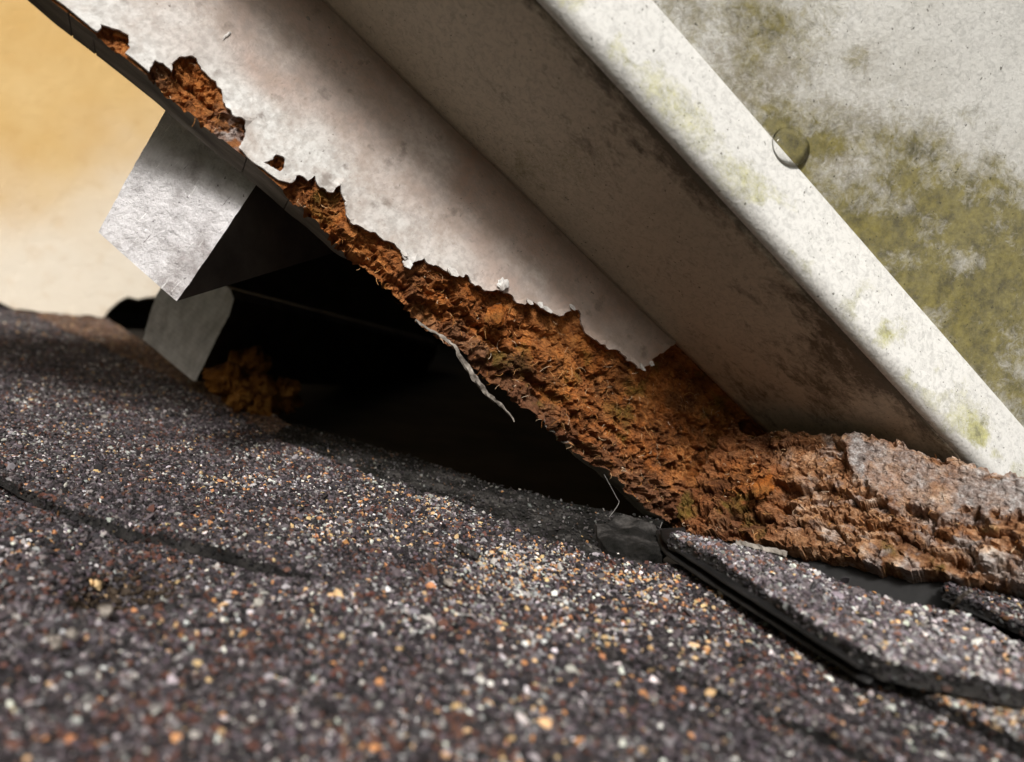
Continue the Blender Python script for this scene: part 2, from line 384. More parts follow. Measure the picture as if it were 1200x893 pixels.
# ------------------------------------------------------------------ lower roof: deck, felt, shingles, granules
roof = thing('shingle_roof', 'purple grey asphalt shingle roof slope speckled with pale and orange granules', 'roof', RO)
def slab(name, poly, top, thick, mat, parent, spacing=.008, holes=(), edge_mat=None):
    v, f = cdt(poly, holes, spacing)
    h = top(v[:, 0], v[:, 1]); Vt = roof_P(v, h); Vb = roof_P(v, h-thick)
    V, F = close(Vt, f, Vb)
    o = obj(name, V, F, mat, parent, smooth=False)
    if edge_mat:
        o.data.materials.append(edge_mat); n = len(f)
        idx = np.zeros(len(F), np.int32); idx[n:] = 1; o.data.polygons.foreach_set('material_index', idx)
    return o
def sheet(st0, st1): return [(st0[0], st0[1]), (st1[0], st0[1]), (st1[0], st1[1]), (st0[0], st1[1])]
slab('roof_deck', sheet((-.75, -.8), (.62, 1.25)), lambda s, t: -.0155+0*s, .018, MAT['dark'], roof, .2)

PAL = [((.012, .010, .011), 34), ((.034, .028, .031), 28), ((.070, .056, .062), 20), ((.125, .112, .115), 11), ((.080, .034, .024), 8),
       ((.25, .24, .235), 5.2), ((.52, .50, .48), 1.5), ((.36, .17, .070), .9), ((.46, .31, .16), 1.0)]
def granule_nodes():
    ng = bpy.data.node_groups.new('granules', 'GeometryNodeTree')
    ng.interface.new_socket('Geometry', in_out='INPUT', socket_type='NodeSocketGeometry')
    ng.interface.new_socket('Geometry', in_out='OUTPUT', socket_type='NodeSocketGeometry')
    N = ng.nodes; L = ng.links
    gi = N.new('NodeGroupInput'); go = N.new('NodeGroupOutput'); geo2i = N.new('GeometryNodeGeometryToInstance')
    for k in range(6):
        ic = N.new('GeometryNodeMeshIcoSphere'); ic.inputs['Radius'].default_value = .5; ic.inputs['Subdivisions'].default_value = 1 if k < 4 else 2
        wn = N.new('ShaderNodeTexWhiteNoise'); wn.noise_dimensions = '4D'; wn.inputs['W'].default_value = k*3.7+.3
        pos = N.new('GeometryNodeInputPosition'); L.new(pos.outputs[0], wn.inputs['Vector'])
        sb = N.new('ShaderNodeVectorMath'); sb.operation = 'SUBTRACT'; sb.inputs[1].default_value = (.5, .5, .5); L.new(wn.outputs['Color'], sb.inputs[0])
        sc = N.new('ShaderNodeVectorMath'); sc.operation = 'SCALE'; sc.inputs['Scale'].default_value = .42 if k < 4 else .2; L.new(sb.outputs[0], sc.inputs[0])
        sp = N.new('GeometryNodeSetPosition'); L.new(ic.outputs['Mesh'], sp.inputs['Geometry']); L.new(sc.outputs[0], sp.inputs['Offset'])
        sm = N.new('GeometryNodeSetMaterial'); sm.inputs['Material'].default_value = MAT['granule']; L.new(sp.outputs[0], sm.inputs['Geometry'])
        L.new(sm.outputs[0], geo2i.inputs[0])
    iop = N.new('GeometryNodeInstanceOnPoints'); L.new(gi.outputs[0], iop.inputs['Points']); L.new(geo2i.outputs[0], iop.inputs['Instance'])
    iop.inputs['Pick Instance'].default_value = True
    def na(name, t):
        a = N.new('GeometryNodeInputNamedAttribute'); a.data_type = t; a.inputs['Name'].default_value = name; return a.outputs['Attribute']
    L.new(na('gsize', 'FLOAT_VECTOR'), iop.inputs['Scale'])
    e = N.new('FunctionNodeEulerToRotation'); L.new(na('grot', 'FLOAT_VECTOR'), e.inputs[0]); L.new(e.outputs[0], iop.inputs['Rotation'])
    L.new(iop.outputs[0], go.inputs[0])
    return ng
GN = granule_nodes()
def in_view(P, m=90):
    u, v = proj(P); q = (P-CAM)@M
    return (u > -m) & (u < 1200+m) & (v > 100) & (v < 893+m) & (q[:, 2] > .02), q[:, 2]
def granules(parent, poly, top, holes=(), dens=1.0, pal=PAL, size=.00104, hot=None, dirt_shade=None, rim=0.0):
    p = np.asarray(poly); lo, hi = p.min(0), p.max(0)
    lo = np.maximum(lo, (-.52, -.40)); hi = np.minimum(hi, (.42, .95))
    sp = .00091/math.sqrt(dens)
    gx = np.arange(lo[0], hi[0], sp); gy = np.arange(lo[1], hi[1], sp)
    X, Y = np.meshgrid(gx, gy); X = X.ravel()+(rng.random(X.size)-.5)*sp*1.1; Y = Y.ravel()+(rng.random(Y.size)-.5)*sp*1.1
    k = inside(X, Y, p)
    X, Y = X[k], Y[k]; P = roof_P(np.stack([X, Y], 1), top(X, Y)); iv, dd = in_view(P)
    keep = iv & (rng.random(len(X)) < np.clip((.62/np.maximum(dd, .05))**1.2, .4, 1)*.97)
    keep &= fbm(X/.004, Y/.004, 2, 5) > -1.05
    X, Y, P, dd = X[keep], Y[keep], P[keep], dd[keep]
    if rim:                                              # grit stuck to the cut edge
        e = ragged(p, .0006, .0004, 3, .003); e = np.vstack([e, e]); e = e[rng.random(len(e)) < (.45 if rim == .0032 else .8)]
        Pe = roof_P(e, top(e[:, 0], e[:, 1])-rim*rng.random(len(e))**1.6); ie, de = in_view(Pe)
        X = np.concatenate([X, e[ie, 0]]); Y = np.concatenate([Y, e[ie, 1]]); P = np.vstack([P, Pe[ie]]); dd = np.concatenate([dd, de[ie]]); nr = int(ie.sum())
    n = len(X)
    if n == 0: return
    wgt = np.array([q[1] for q in pal], float)[None, :].repeat(n, 0)
    cl = fbm(X/.03, Y/.03, 3, 31)                        # patches with more pale and orange grains
    wgt[:, -4:] *= np.exp(1.1*cl)[:, None]; wgt[:, 4] *= np.exp(1.5*fbm(X/.02+9, Y/.02, 3, 8))
    if hot is not None:
        u, v = proj(P); wgt[:, -2:] *= (1+hot(u, v))[:, None]; wgt[:, -4:-2] *= (1+.35*hot(u, v))[:, None]
    cw = np.cumsum(wgt, 1); cw /= cw[:, -1:]; pick = (rng.random((n, 1)) > cw).sum(1)
    col = np.array([q[0] for q in pal])[pick]*(.95+.6*rng.random((n, 1)))*(.93+.14*rng.random((n, 3)))
    if rim and nr: col[-nr:] *= .22
    if dirt_shade is not None:
        m = rng.random(n) < np.clip(dirt_shade(X, Y)*1.6, 0, .95); col[m] = np.array([.035, .022, .012])*(.6+.8*rng.random((m.sum(), 1)))  # masked grains turned dark brown to paint the hollow's shade
    grow = np.clip(dd/.62, 1, 1.35)
    sz = size*np.exp(.28*rng.standard_normal(n))*grow; big = rng.random(n) < .012; sz[big] *= 1.7
    sz = np.clip(sz, .0006, .0034)
    scl = sz[:, None]*np.stack([1+.4*rng.random(n), 1+.2*rng.random(n), .45+.28*rng.random(n)], 1)
    P = P+RN*(sz*(.12+.25*rng.random(n)))[:, None]
    me = bpy.data.meshes.new('granules'); base = np.array(root_loc(parent))
    me.vertices.add(n); me.vertices.foreach_set('co', (P-base).astype(np.float32).ravel())
    a = me.attributes.new('gcol', 'FLOAT_COLOR', 'POINT'); a.data.foreach_set('color', np.hstack([col, np.ones((n, 1))]).astype(np.float32).ravel())
    a = me.attributes.new('gsize', 'FLOAT_VECTOR', 'POINT'); a.data.foreach_set('vector', scl.astype(np.float32).ravel())
    tilt = np.array(Vector(RN).to_track_quat('Z', 'Y').to_euler())
    rot = tilt[None, :]+np.stack([rng.normal(0, .33, n), rng.normal(0, .33, n), rng.random(n)*6.28], 1)
    a = me.attributes.new('grot', 'FLOAT_VECTOR', 'POINT'); a.data.foreach_set('vector', rot.astype(np.float32).ravel())
    me.materials.append(MAT['granule'])
    o = bpy.data.objects.new('granules', me); C.objects.link(o); o.parent = parent; o['kind'] = 'stuff'
    md = o.modifiers.new('granules', 'NODES'); md.node_group = GN
    return n

und = lambda s, t: .0012*fbm(s/.06, t/.06, 3, 3)+.0006*fbm(s/.012, t/.012, 2, 4)
# main course
FAR = [(-170, 290), (0, 362), (40, 372), (150, 420), (230, 460), (330, 518), (435, 560), (545, 592), (620, 624), (700, 648), (775, 664)]
BUTT1 = [(-170, 500), (0, 560), (60, 590), (150, 620), (230, 637), (330, 668), (430, 692), (540, 717), (660, 747), (800, 795), (950, 858), (1100, 930)]
far = ragged([roof_px(*p) for p in FAR], .004, .0010, 3, .006, False)
but1 = ragged([roof_px(*p) for p in BUTT1], .004, .0007, 4, .005, False)
def h0(s, t): return und(s, t)
polyA = list(far)+[(.36, far[-1][1]+.004), (.36, -.75), (but1[-1][0]+.01, -.75)]+list(but1[::-1])
shA = slab('shingle', polyA, h0, .0038, MAT['asphalt'], roof, .008, edge_mat=MAT['bitumen'])
def hotA(u, v):
    b = np.exp(-((u-760)/260)**2-((v-(690+.18*(u-760)))/75)**2)*3.2
    b += np.exp(-((u-420)/160)**2-((v-570)/55)**2)*2.6+np.exp(-((u-255)/40)**2-((v-615)/35)**2)*2
    return b*(.4+1.6*(fbm(u/55, v/30, 3, 77) > .05))
n1 = granules(shA, polyA, h0, hot=hotA, rim=.0032)
# lower course, with a hollow whose shade is put into the grain colour
pit = roof_px(146, 668)
pa = roof_px(190, 676)-roof_px(100, 658); pl = np.linalg.norm(pa)/2; pa /= 2*pl
def pitf(s, t):
    a = (s-pit[0])*pa[0]+(t-pit[1])*pa[1]; b = -(s-pit[0])*pa[1]+(t-pit[1])*pa[0]
    return np.exp(-(a/(pl*.95))**4-(b/.010)**2)*(1+.35*fbm(s/.006, t/.006, 3, 12))
def hL(s, t): return und(s+1, t)-.0010-.0064*sstep(-.150, -.190, s)*(.75+.25*vn(s/.02, t/.02, 5))-.0105*pitf(s, t)
off = np.array([.012, 0])
polyL = [p+off for p in but1]+[(but1[-1][0]+off[0], -.75), (-.72, -.75), (-.72, but1[0][1])]
shL = slab('shingle', polyL, hL, .0038, MAT['asphalt'], roof, .005, edge_mat=MAT['bitumen'])
n2 = granules(shL, polyL, hL, size=.00116, dirt_shade=pitf)
# brown strip behind the main course
BR = [(-60, 345), (28, 366), (120, 371), (172, 404), (232, 445), (335, 492), (350, 520), (335, 535), (230, 480), (150, 440), (28, 388), (-60, 360)]
polyB = ragged([roof_px(*p, -.002) for p in BR], .005, .0012, 6, .008)
shB = slab('shingle', polyB, lambda s, t: -.0022+und(s, t), .0035, MAT['brown'], roof, .008)
BPAL = [((.05, .028, .018), 30), ((.10, .052, .03), 30), ((.16, .09, .06), 16), ((.06, .05, .05), 16), ((.22, .16, .12), 6), ((.3, .2, .12), 3), ((.3, .28, .26), 1), ((.3, .15, .06), 2), ((.4, .25, .12), 1)]
granules(shB, polyB, lambda s, t: -.0022+und(s, t), pal=BPAL, size=.0012)
# upper courses on the right
def crs(name, px, h, th=.004, spacing=.006, edge=.0009, seed=1, **k):
    p = ragged([roof_px(*q, h) for q in px], .0035, edge, seed, .005)
    o = slab(name, p, lambda s, t: h+und(s, t)*.8, th, MAT['asphalt'], roof, spacing, edge_mat=MAT['bitumen'])
    granules(o, p, lambda s, t: h+und(s, t)*.8, rim=th*.8, **k); return o
EDGE = [(786, 628), (832, 652), (900, 694), (960, 732), (1012, 764), (1036, 776)]
shE = crs('shingle', EDGE+[(1080, 784), (1130, 793), (1200, 804), (1330, 822), (1700, 873), (1700, 790), (1330, 772), (1230, 757), (1200, 752), (1130, 719), (1108, 717), (1050, 703), (1001, 689), (961, 673), (927, 657), (870, 644), (815, 630), (796, 624)], .0110, th=.0048, seed=21, size=.00108,
          pal=[((.035, .030, .032), 24), ((.075, .062, .068), 28), ((.125, .105, .112), 22), ((.20, .185, .19), 14), ((.14, .07, .05), 6), ((.34, .32, .32), 10), ((.55, .53, .5), 3), ((.44, .22, .085), .8), ((.52, .34, .17), .8)])
shF = crs('shingle', [(1040, 781), (1066, 800), (1120, 832), (1180, 862), (1290, 915), (1330, 930), (1500, 985), (1700, 1040), (1700, 860), (1330, 800), (1200, 780), (1080, 765)], .0040, th=.0045, seed=22, hot=lambda u, v: 26*np.exp(-((v-(790+.35*(u-1050)))/26)**2))
shG = crs('shingle', [(1106, 688), (1150, 708), (1215, 738), (1330, 786), (1420, 812), (1700, 878), (1700, 660), (1330, 640), (1180, 640), (1128, 668)], .0120, th=.003, seed=23)
# doubled bitumen layer under the right-hand shingle
def edge_strip(px, h0_, h1_, depth, name, mat, parent, seed, wob=.0006):
    p = smooth_path([np.append(roof_px(u, v, .5*(h0_+h1_)), 0) for u, v in px], 60)[:, :2]
    V = []; F = []
    prof = [(0, h0_), (-.0016, h0_+.0004), (-.0022, .5*(h0_+h1_)), (-.0010, h1_), (depth, h1_+.0004), (depth, h0_)]
    for i, q in enumerate(p):
        for (dx, hh) in prof:
            a = q+np.array([dx+wob*vn(i*.6, hh*900, seed), 0]); V.append(roof_P(a[None, :], np.array([hh]))[0])
    m = len(prof)
    for i in range(len(p)-1):
        for k in range(m): F.append([i*m+k, i*m+(k+1) % m, (i+1)*m+(k+1) % m, (i+1)*m+k])
    F.append(list(range(m))); F.append([(len(p)-1)*m+k for k in range(m)][::-1])
    return obj(name, V, F, mat, parent, smooth=True)
edge_strip([(795, 640), (838, 664), (900, 702), (960, 740), (1010, 772), (1045, 792), (1110, 832), (1190, 872), (1260, 905)], .0004, .0032, .02, 'bitumen_layer', MAT['bitumen'], roof, 3, .0014)

# felt between the shingles and the dark gap
felt = thing('roofing_felt', 'dusty grey strip of torn roofing felt at the mouth of the dark hole', 'roofing felt', roof_P(roof_px(560, 590)[None], np.array([-.002]))[0])
FE = [(318, 512), (340, 497), (372, 506), (410, 514), (480, 536), (560, 562), (640, 584), (700, 598), (742, 606), (775, 610), (782, 640), (776, 668), (700, 662), (620, 640), (545, 606), (435, 574), (330, 532)]
pf = ragged([roof_px(*p, -.001) for p in FE], .003, .0018, 8, .008)
v, f = cdt(pf, (), .003)
hf = -.0012+.0016*np.abs(fbm(v[:, 0]/.010+v[:, 1]/.03, v[:, 1]/.03, 4, 9))+.0006*fbm(v[:, 0]/.004, v[:, 1]/.004, 3, 2)
Vx, Fx = close(roof_P(v, hf), f, roof_P(v, hf-.0012))
fs = obj('felt_sheet', Vx, Fx, MAT['felt'], felt, smooth=False)
FPAL = [((.010, .009, .009), 40), ((.025, .022, .022), 30), ((.05, .045, .044), 16), ((.09, .085, .08), 8), ((.05, .03, .02), 6), ((.16, .15, .145), 3), ((.3, .29, .28), .5), ((.3, .15, .06), .3), ((.4, .25, .12), .3)]
granules(fs, pf, lambda s, t: -.0008+.0016*np.abs(fbm(s/.010+t/.03, t/.03, 4, 9)), dens=.13, pal=FPAL, size=.0009)
sc = ragged([roof_px(*p, .004) for p in [(700, 612), (722, 604), (755, 604), (772, 618), (774, 646), (750, 650), (712, 640), (704, 628)]], .003, .0012, 15, .006)
v, f = cdt(sc, (), .0025); hf = .003+.0016*fbm(v[:, 0]/.009, v[:, 1]/.009, 3, 19)
Vx, Fx = close(roof_P(v, hf), f, roof_P(v, hf-.0035)); obj('torn_flap', Vx, Fx, MAT['felt'], felt)

# metal drip edge along the right-hand shingle
drip = thing('drip_edge', 'thin glossy black metal strip tucked under the right hand shingle edge', 'drip edge', roof_P(roof_px(840, 668)[None], np.array([.004]))[0])
edge_strip([(774, 622), (782, 646), (820, 673), (860, 699), (920, 737), (980, 775), (1014, 796), (1026, 800)], .0034, .0050, .012, 'strip', MAT['metal'], drip, 5, .0002)
edge_strip([(778, 621), (786, 637), (825, 664), (865, 690), (925, 728), (985, 766), (1014, 784)], .0068, .0080, .010, 'upper_fold', MAT['metal'], drip, 6, .0002)
drip2 = thing('drip_edge', 'short black metal strip on the highest shingle course under the board end', 'drip edge', roof_P(roof_px(1150, 720)[None], np.array([.012]))[0])
edge_strip([(1108, 703), (1150, 722), (1215, 750), (1300, 790)], .0078, .0088, .02, 'strip', MAT['metal'], drip2, 8, .0002)

# ------------------------------------------------------------------ fascia board
fx0, fz0 = P0[0], P0[2]
def F2(u, v): P = on_axis(u, v, 1, YF); return np.array([P[0], P[2]])
LOWER = [(-170, -205), (-60, -104), (60, 0), (120, 46), (180, 94), (240, 146), (300, 194), (352, 239), (400, 280), (436, 312), (470, 344), (522, 389), (571, 430), (612, 466), (660, 507), (700, 537), (725, 556), (760, 588), (779, 606), (805, 618)]
UPZ = ZB+.03
low2 = [F2(*p) for p in LOWER]
fascia = thing('fascia_board', 'long white painted fascia board with rotted orange lower edge under the gutter', 'fascia', (P0[0]-.14, YF, P0[2]))
XF1 = F2(895, 505)[0]+.004
HOLES = [[(113, 40), (120, 34), (131, 34), (141, 41), (150, 47), (152, 62), (141, 68), (128, 60)],
         [(173, 82), (181, 74), (191, 76), (200, 85), (207, 72), (229, 69), (238, 82), (250, 97), (259, 112), (264, 126), (275, 138), (282, 140), (290, 156), (286, 164), (276, 178), (258, 172), (243, 164), (226, 146), (212, 133), (196, 122), (184, 104)],
         [(307, 191), (318, 188), (324, 183), (332, 189), (332, 197), (322, 200)]]
MAIN = [(336, 215), (347, 210), (360, 212), (369, 206), (373, 221), (387, 226), (398, 219), (404, 238), (405, 254), (414, 266), (432, 272), (444, 279), (458, 286), (472, 296), (476, 309), (494, 304), (508, 311), (520, 318), (545, 324), (556, 337), (566, 342), (579, 340), (597, 345), (602, 355), (612, 358), (625, 354), (641, 366), (657, 371), (667, 362), (677, 365), (682, 388), (692, 399), (700, 405), (720, 412), (736, 425), (745, 434), (758, 428), (766, 420), (780, 408), (788, 402)]
main2 = ragged([F2(*p) for p in MAIN], .0009, .0010, 41, .0032, False)
holes2 = [ragged([F2(*p) for p in h], .0009, .0009, 50+i, .003) for i, h in enumerate(HOLES)]
# paint skin outline: lower edge up to the big rot, then the ragged torn line, then the gutter line
li = [p for p in low2 if p[0] < main2[0][0]-.004]
low_start = np.array([main2[0][0]-.003, np.interp(main2[0][0]-.003, [p[0] for p in low2], [p[1] for p in low2])])
lowd = ragged(li+[low_start], .002, .0005, 44, .006, False)
# skin reaches just above the lower edge at the small rot patches
paint_out = np.vstack([[[XL, lowd[0][1]+.0006]], lowd+np.array([0, .0006]), main2, [[main2[-1][0]+.002, UPZ], [XL, UPZ]]])
v, f = cdt(paint_out, holes2, .0024)
allb = [(paint_out, False), ] 
db = np.minimum.reduce([dist(v[:, 0], v[:, 1], main2, False)]+[dist(v[:, 0], v[:, 1], h) for h in holes2])
curl = np.exp(-db/.0022)*(.0003+.0013*np.clip(fbm(v[:, 0]/.007, v[:, 1]/.007, 3, 61), -.15, 1))
yy = YF-.0013-curl-.0004*fbm(v[:, 0]/.03, v[:, 1]/.03, 3, 62)
Pt = np.stack([v[:, 0], yy, v[:, 1]], 1)
Vx, Fx = close(Pt, f, Pt+np.array([0, .0011, 0]))
u_, v_ = proj(Pt)
stn_shade = sstep(.008, .044, v[:, 1]-np.interp(v[:, 0], [p[0] for p in low2], [p[1] for p in low2]))*.95+.3*fbm(v[:, 0]/.03, v[:, 1]/.015, 3, 5)  # pink-brown stain towards the gutter, with gutter shade mixed into the colour
stn_shade = np.clip(np.concatenate([stn_shade, stn_shade]), 0, 1)
obj('paint_skin', Vx, Fx, MAT['paint'], fascia, base0=(P0[0]-.14, YF, P0[2]), attrs={'stain_shade': stn_shade})

def rot_relief(x, z, seed):
    """depth in metres (positive = into the board) of crumbled fibreboard; x,z in metres"""
    wx = x+.0022*fbm(x/.006, z/.006, 3, seed); wz = z+.0022*fbm(x/.006+30, z/.006, 3, seed+1)
    h1, c1, e1_ = flakes(wx/.0125, wz/.0075, seed+2, (.1, -.9))
    h2, c2, e2_ = flakes(wx/.0050, wz/.0036, seed+3, (.1, -.8))
    h3, c3, e3_ = flakes(wx/.0021, wz/.0017, seed+4, (0, -.5))
    n = fbm(x/.0022, z/.0022, 4, seed+5)
    lift = .0036*h1+.0017*h2+.0007*h3+.0006*n+.0026*fbm(x/.025, z/.016, 3, seed+7)
    crack = .0018*np.exp(-(e1_/.10)**2)+.0008*np.exp(-(e2_/.12)**2)
    pit = .0036*sstep(.3, .8, fbm(x/.011+5, z/.008, 3, seed+8))+.0022*sstep(.35, .8, fbm(x/.0045, z/.0035, 3, seed+9))
    return -lift+crack*1.4+pit, c2*.6+c3*.4
def grid_board(x0, x1, z0, z1, step, keep, depth, place, thick, blift=None, lowe=None):
    nx = int((x1-x0)/step)+1; nz = int((z1-z0)/step)+1
    X, Z = np.meshgrid(np.linspace(x0, x1, nx), np.linspace(z0, z1, nz)); X = X.ravel(); Z = Z.ravel()
    k = keep(X, Z); D, at = depth(X, Z)
    X2 = X+.0007*fbm(X/.002, Z/.002, 3, 91); Z2 = Z+.0007*fbm(X/.002+7, Z/.002, 3, 92)
    if lowe:
        e = lowe(X); m = k & (Z-e < step*1.02); Z = np.where(m, e, Z); Z2 = np.where(m, e, Z2); X2 = np.where(m, X, X2)
    idx = np.arange(nx*nz).reshape(nz, nx)
    qd = np.stack([idx[:-1, :-1], idx[:-1, 1:], idx[1:, 1:], idx[1:, :-1]], -1).reshape(-1, 4)
    qd = qd[k[qd].all(1)]
    used = np.unique(qd); rm = np.full(nx*nz, -1); rm[used] = np.arange(len(used)); qd = rm[qd]
    Vt = place(X2[used], Z2[used], D[used]); Zb = Z[used]+(blift(X[used], Z[used]) if blift else 0); Vb = place(X[used], Zb, np.full(len(used), thick))
    V, F = close(Vt, qd.tolist(), Vb)
    return V, F, len(qd), {n: np.concatenate([a[used], a[used]]) for n, a in at.items()}, (X[used], Z[used], D[used])
lx = np.array([p[0] for p in low2]); lz = np.array([p[1] for p in low2])
rotpoly = np.vstack([main2, [[XF1+.01, main2[-1][1]], [XF1+.01, -1+ZB], [main2[0][0], -1+ZB]]])
def lowF(X): return np.interp(X, lx, lz)+.0005*fbm(X/.008, X*0, 4, 33)*sstep(main2[0][0]-.02, main2[0][0]+.03, X)
def keepF(X, Z): return (Z > lowF(X)) & (Z < UPZ-.002)
def depthF(X, Z):
    inm = inside(X, Z, rotpoly); inh = np.zeros(X.shape, bool)
    for h in holes2: inh |= inside(X, Z, h)
    dm = dist(X, Z, main2, False); dh = np.minimum.reduce([dist(X, Z, h) for h in holes2])
    rel, chip = rot_relief(X, Z, 100)
    el = np.interp(X, lx, lz); hgt = Z-el
    prog = sstep(-.04, .25, (X-main2[0][0])/(XF1-main2[0][0]))
    base = .0020+.0050*sstep(0, .010, dm)*(.45+.55*prog)
    uu, vv = proj(np.stack([X, np.full(X.shape, YF), Z], 1)); fuzz = np.exp(-((uu-800)/75)**2-((vv-455)/55)**2)+.7*np.exp(-((uu-660)/50)**2-((vv-395)/28)**2)
    rel = rel*(1-.72*np.clip(fuzz, 0, 1))*(.8+.45*(1-sstep(.006, .022, hgt)))
    D = np.where(inm, np.maximum(base+rel*(.35+.65*sstep(0, .012, dm)), .0006), 0.0)
    Dh = np.maximum(.0010+.0022*sstep(0, .004, dh)+rel*.45, .0004)
    D = np.where(inh, Dh, D); D = np.where(~(inm | inh), .0003, D); D = np.minimum(D, .0125)
    u, v = proj(np.stack([X, np.full(X.shape, YF), Z], 1))
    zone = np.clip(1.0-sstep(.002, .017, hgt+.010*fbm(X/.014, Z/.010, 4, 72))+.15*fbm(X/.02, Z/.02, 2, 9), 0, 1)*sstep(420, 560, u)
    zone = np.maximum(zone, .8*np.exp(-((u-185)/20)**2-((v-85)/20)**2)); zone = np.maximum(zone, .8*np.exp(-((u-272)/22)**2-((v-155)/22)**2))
    grey = .75*np.exp(-((u-272)/22)**2-((v-155)/22)**2)*(fbm(X/.003, Z/.003, 3, 3) > 0)
    return D, {'zone': zone, 'grey': grey, 'chip': chip, 'pale': 0*X}
placeF = lambda x, z, d: np.stack([x, YF+d, z], 1)
FT = .0150
def bliftF(X, Z):
    u, v = proj(np.stack([X, np.full(X.shape, YF), np.interp(X, lx, lz)], 1))
    return .013*sstep(400, 480, u)*(1-sstep(620, 700, u))*np.exp(-(Z-np.interp(X, lx, lz))/.02)
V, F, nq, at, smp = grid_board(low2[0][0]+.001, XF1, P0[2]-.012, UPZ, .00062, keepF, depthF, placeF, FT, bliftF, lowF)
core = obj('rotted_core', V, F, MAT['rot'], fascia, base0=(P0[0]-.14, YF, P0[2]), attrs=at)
core.data.materials.append(MAT['edge'])
mi = np.zeros(len(F), np.int32); mi[nq:] = 1
xa, xb = F2(415, 300)[0], F2(640, 500)[0]; fxm = np.array([V[f[0]][0] for f in F]); mi[(fxm > xa) & (fxm < xb)] = 0; core.data.polygons.foreach_set('material_index', mi)
q4 = np.array([(XL, YF+.0005, low2[0][1]), (low2[0][0]+.0005, YF+.0005, low2[0][1]), (low2[0][0]+.0005, YF+.0005, UPZ), (XL, YF+.0005, UPZ)])
Vc, Fc = close(q4, [[0, 1, 2, 3]], q4+np.array([0, FT, 0])); obj('board_core', Vc, Fc, MAT['edge'], fascia)
# loose fibres standing out of the rot
def fibres(name, n, pts, depths, place, parent, base, seed, ln=(.001, .0042)):
    r = np.random.default_rng(seed); V = []; F = []; T = []
    ii = r.integers(0, len(pts[0]), n)
    for i in ii:
        x, z, d = pts[0][i], pts[1][i], depths[i]
        L = r.uniform(*ln)*(.5+r.random()); a = r.uniform(0, 6.28); wdt = r.uniform(.00005, .00013); cur = r.normal(0, .9); out = r.uniform(.05, .6)
        tone = r.random()**.8; b0 = len(V); k = 4
        for s in range(k+1):
            q = s/k; ang = a+cur*q; dx = math.cos(ang); dz = math.sin(ang)
            px_, pz_ = x+dx*L*q, z+dz*L*q; dd = d-.0002-out*L*math.sin(q*2.2)*.5
            w_ = wdt*(1-.6*q)
            for sg in (-1, 1): V.append((px_-dz*w_*sg, dd, pz_+dx*w_*sg)); T.append(tone)
        for s in range(k): F.append([b0+2*s, b0+2*s+1, b0+2*s+3, b0+2*s+2])
    V = np.array(V); P = place(V[:, 0], V[:, 2], V[:, 1])
    o = obj(name, P, F, MAT['fibre'], parent, base0=base, attrs={'tone': T}); o['kind'] = 'stuff'; return o
mm = smp[2] > .0012
fibres('loose_fibres', 900, (smp[0][mm], smp[1][mm]), smp[2][mm], placeF, fascia, (P0[0]-.14, YF, P0[2]), 3)

# hanging chips
def chip(name, px, plane_pt, r, seed, mat, parent, sq=(1, .6, 1)):
    rr = np.random.default_rng(seed); n1_, n2_ = 14, 9; V = []; F = []
    for j in range(n2_+1):
        th = math.pi*j/n2_
        for i in range(n1_):
            ph = 2*math.pi*i/n1_; d = np.array([math.sin(th)*math.cos(ph), math.sin(th)*math.sin(ph), math.cos(th)])
            k = 1+.45*float(fbm(np.array([d[0]*1.7+d[1]+seed]), np.array([d[2]*1.7-d[1]]), 4, seed)[0])
            V.append(np.array(plane_pt)+r*k*d*np.array(sq))
    for j in range(n2_):
        for i in range(n1_): F.append([j*n1_+i, j*n1_+(i+1) % n1_, (j+1)*n1_+(i+1) % n1_, (j+1)*n1_+i])
    return obj(name, V, F, mat, parent)
c1 = chip('chip', None, on_axis(580, 370, 1, YF-.001), .0040, 5, MAT['rot'], fascia, (.9, .6, 1.1))
c1.data.attributes.new('zone', 'FLOAT', 'POINT')
c2 = chip('paint_flake', None, on_axis(589, 334, 1, YF-.003), .0022, 9, MAT['paint'], fascia, (1.0, .5, 1.2))
c3 = chip('paint_flake', None, on_axis(266, 42, 1, YF-.0012), .0013, 12, MAT['paint'], fascia, (.5, .8, 1.6))
c4 = chip('paint_flake', None, on_axis(361, 22, 1, YF-.0012), .0008, 13, MAT['edge'], fascia, (1.4, .4, .7))

rf = np.random.default_rng(21)
for k in range(12):
    i = int(rf.integers(4, len(main2)-6)); c0 = main2[i]; r = rf.uniform(.0010, .0026); m_ = int(rf.integers(5, 8)); a0 = rf.uniform(0, 6.28)
    ring = [(c0[0]+r*rf.uniform(.55, 1.2)*math.cos(a0+6.283*q/m_)*1.3, c0[1]+r*rf.uniform(.55, 1.2)*math.sin(a0+6.283*q/m_)) for q in range(m_)]
    tl = rf.uniform(.15, .75); sx = rf.normal(0, .25)
    P = np.array([(x, YF-.0019-max(0, (c0[1]-z)*tl+r*.4)+sx*(x-c0[0])-.12*(x-c0[0])**2/r, z) for x, z in ring])
    n_ = np.cross(P[1]-P[0], P[2]-P[0]); fl_ = [list(range(m_))]
    if n_[1] > 0: fl_ = [fl_[0][::-1]]
    Vc, Fc = close(P, fl_, P+np.array([0, .0006, 0])); obj('paint_flake', Vc, Fc, MAT['paint'], fascia, base0=(P0[0]-.14, YF, P0[2]))

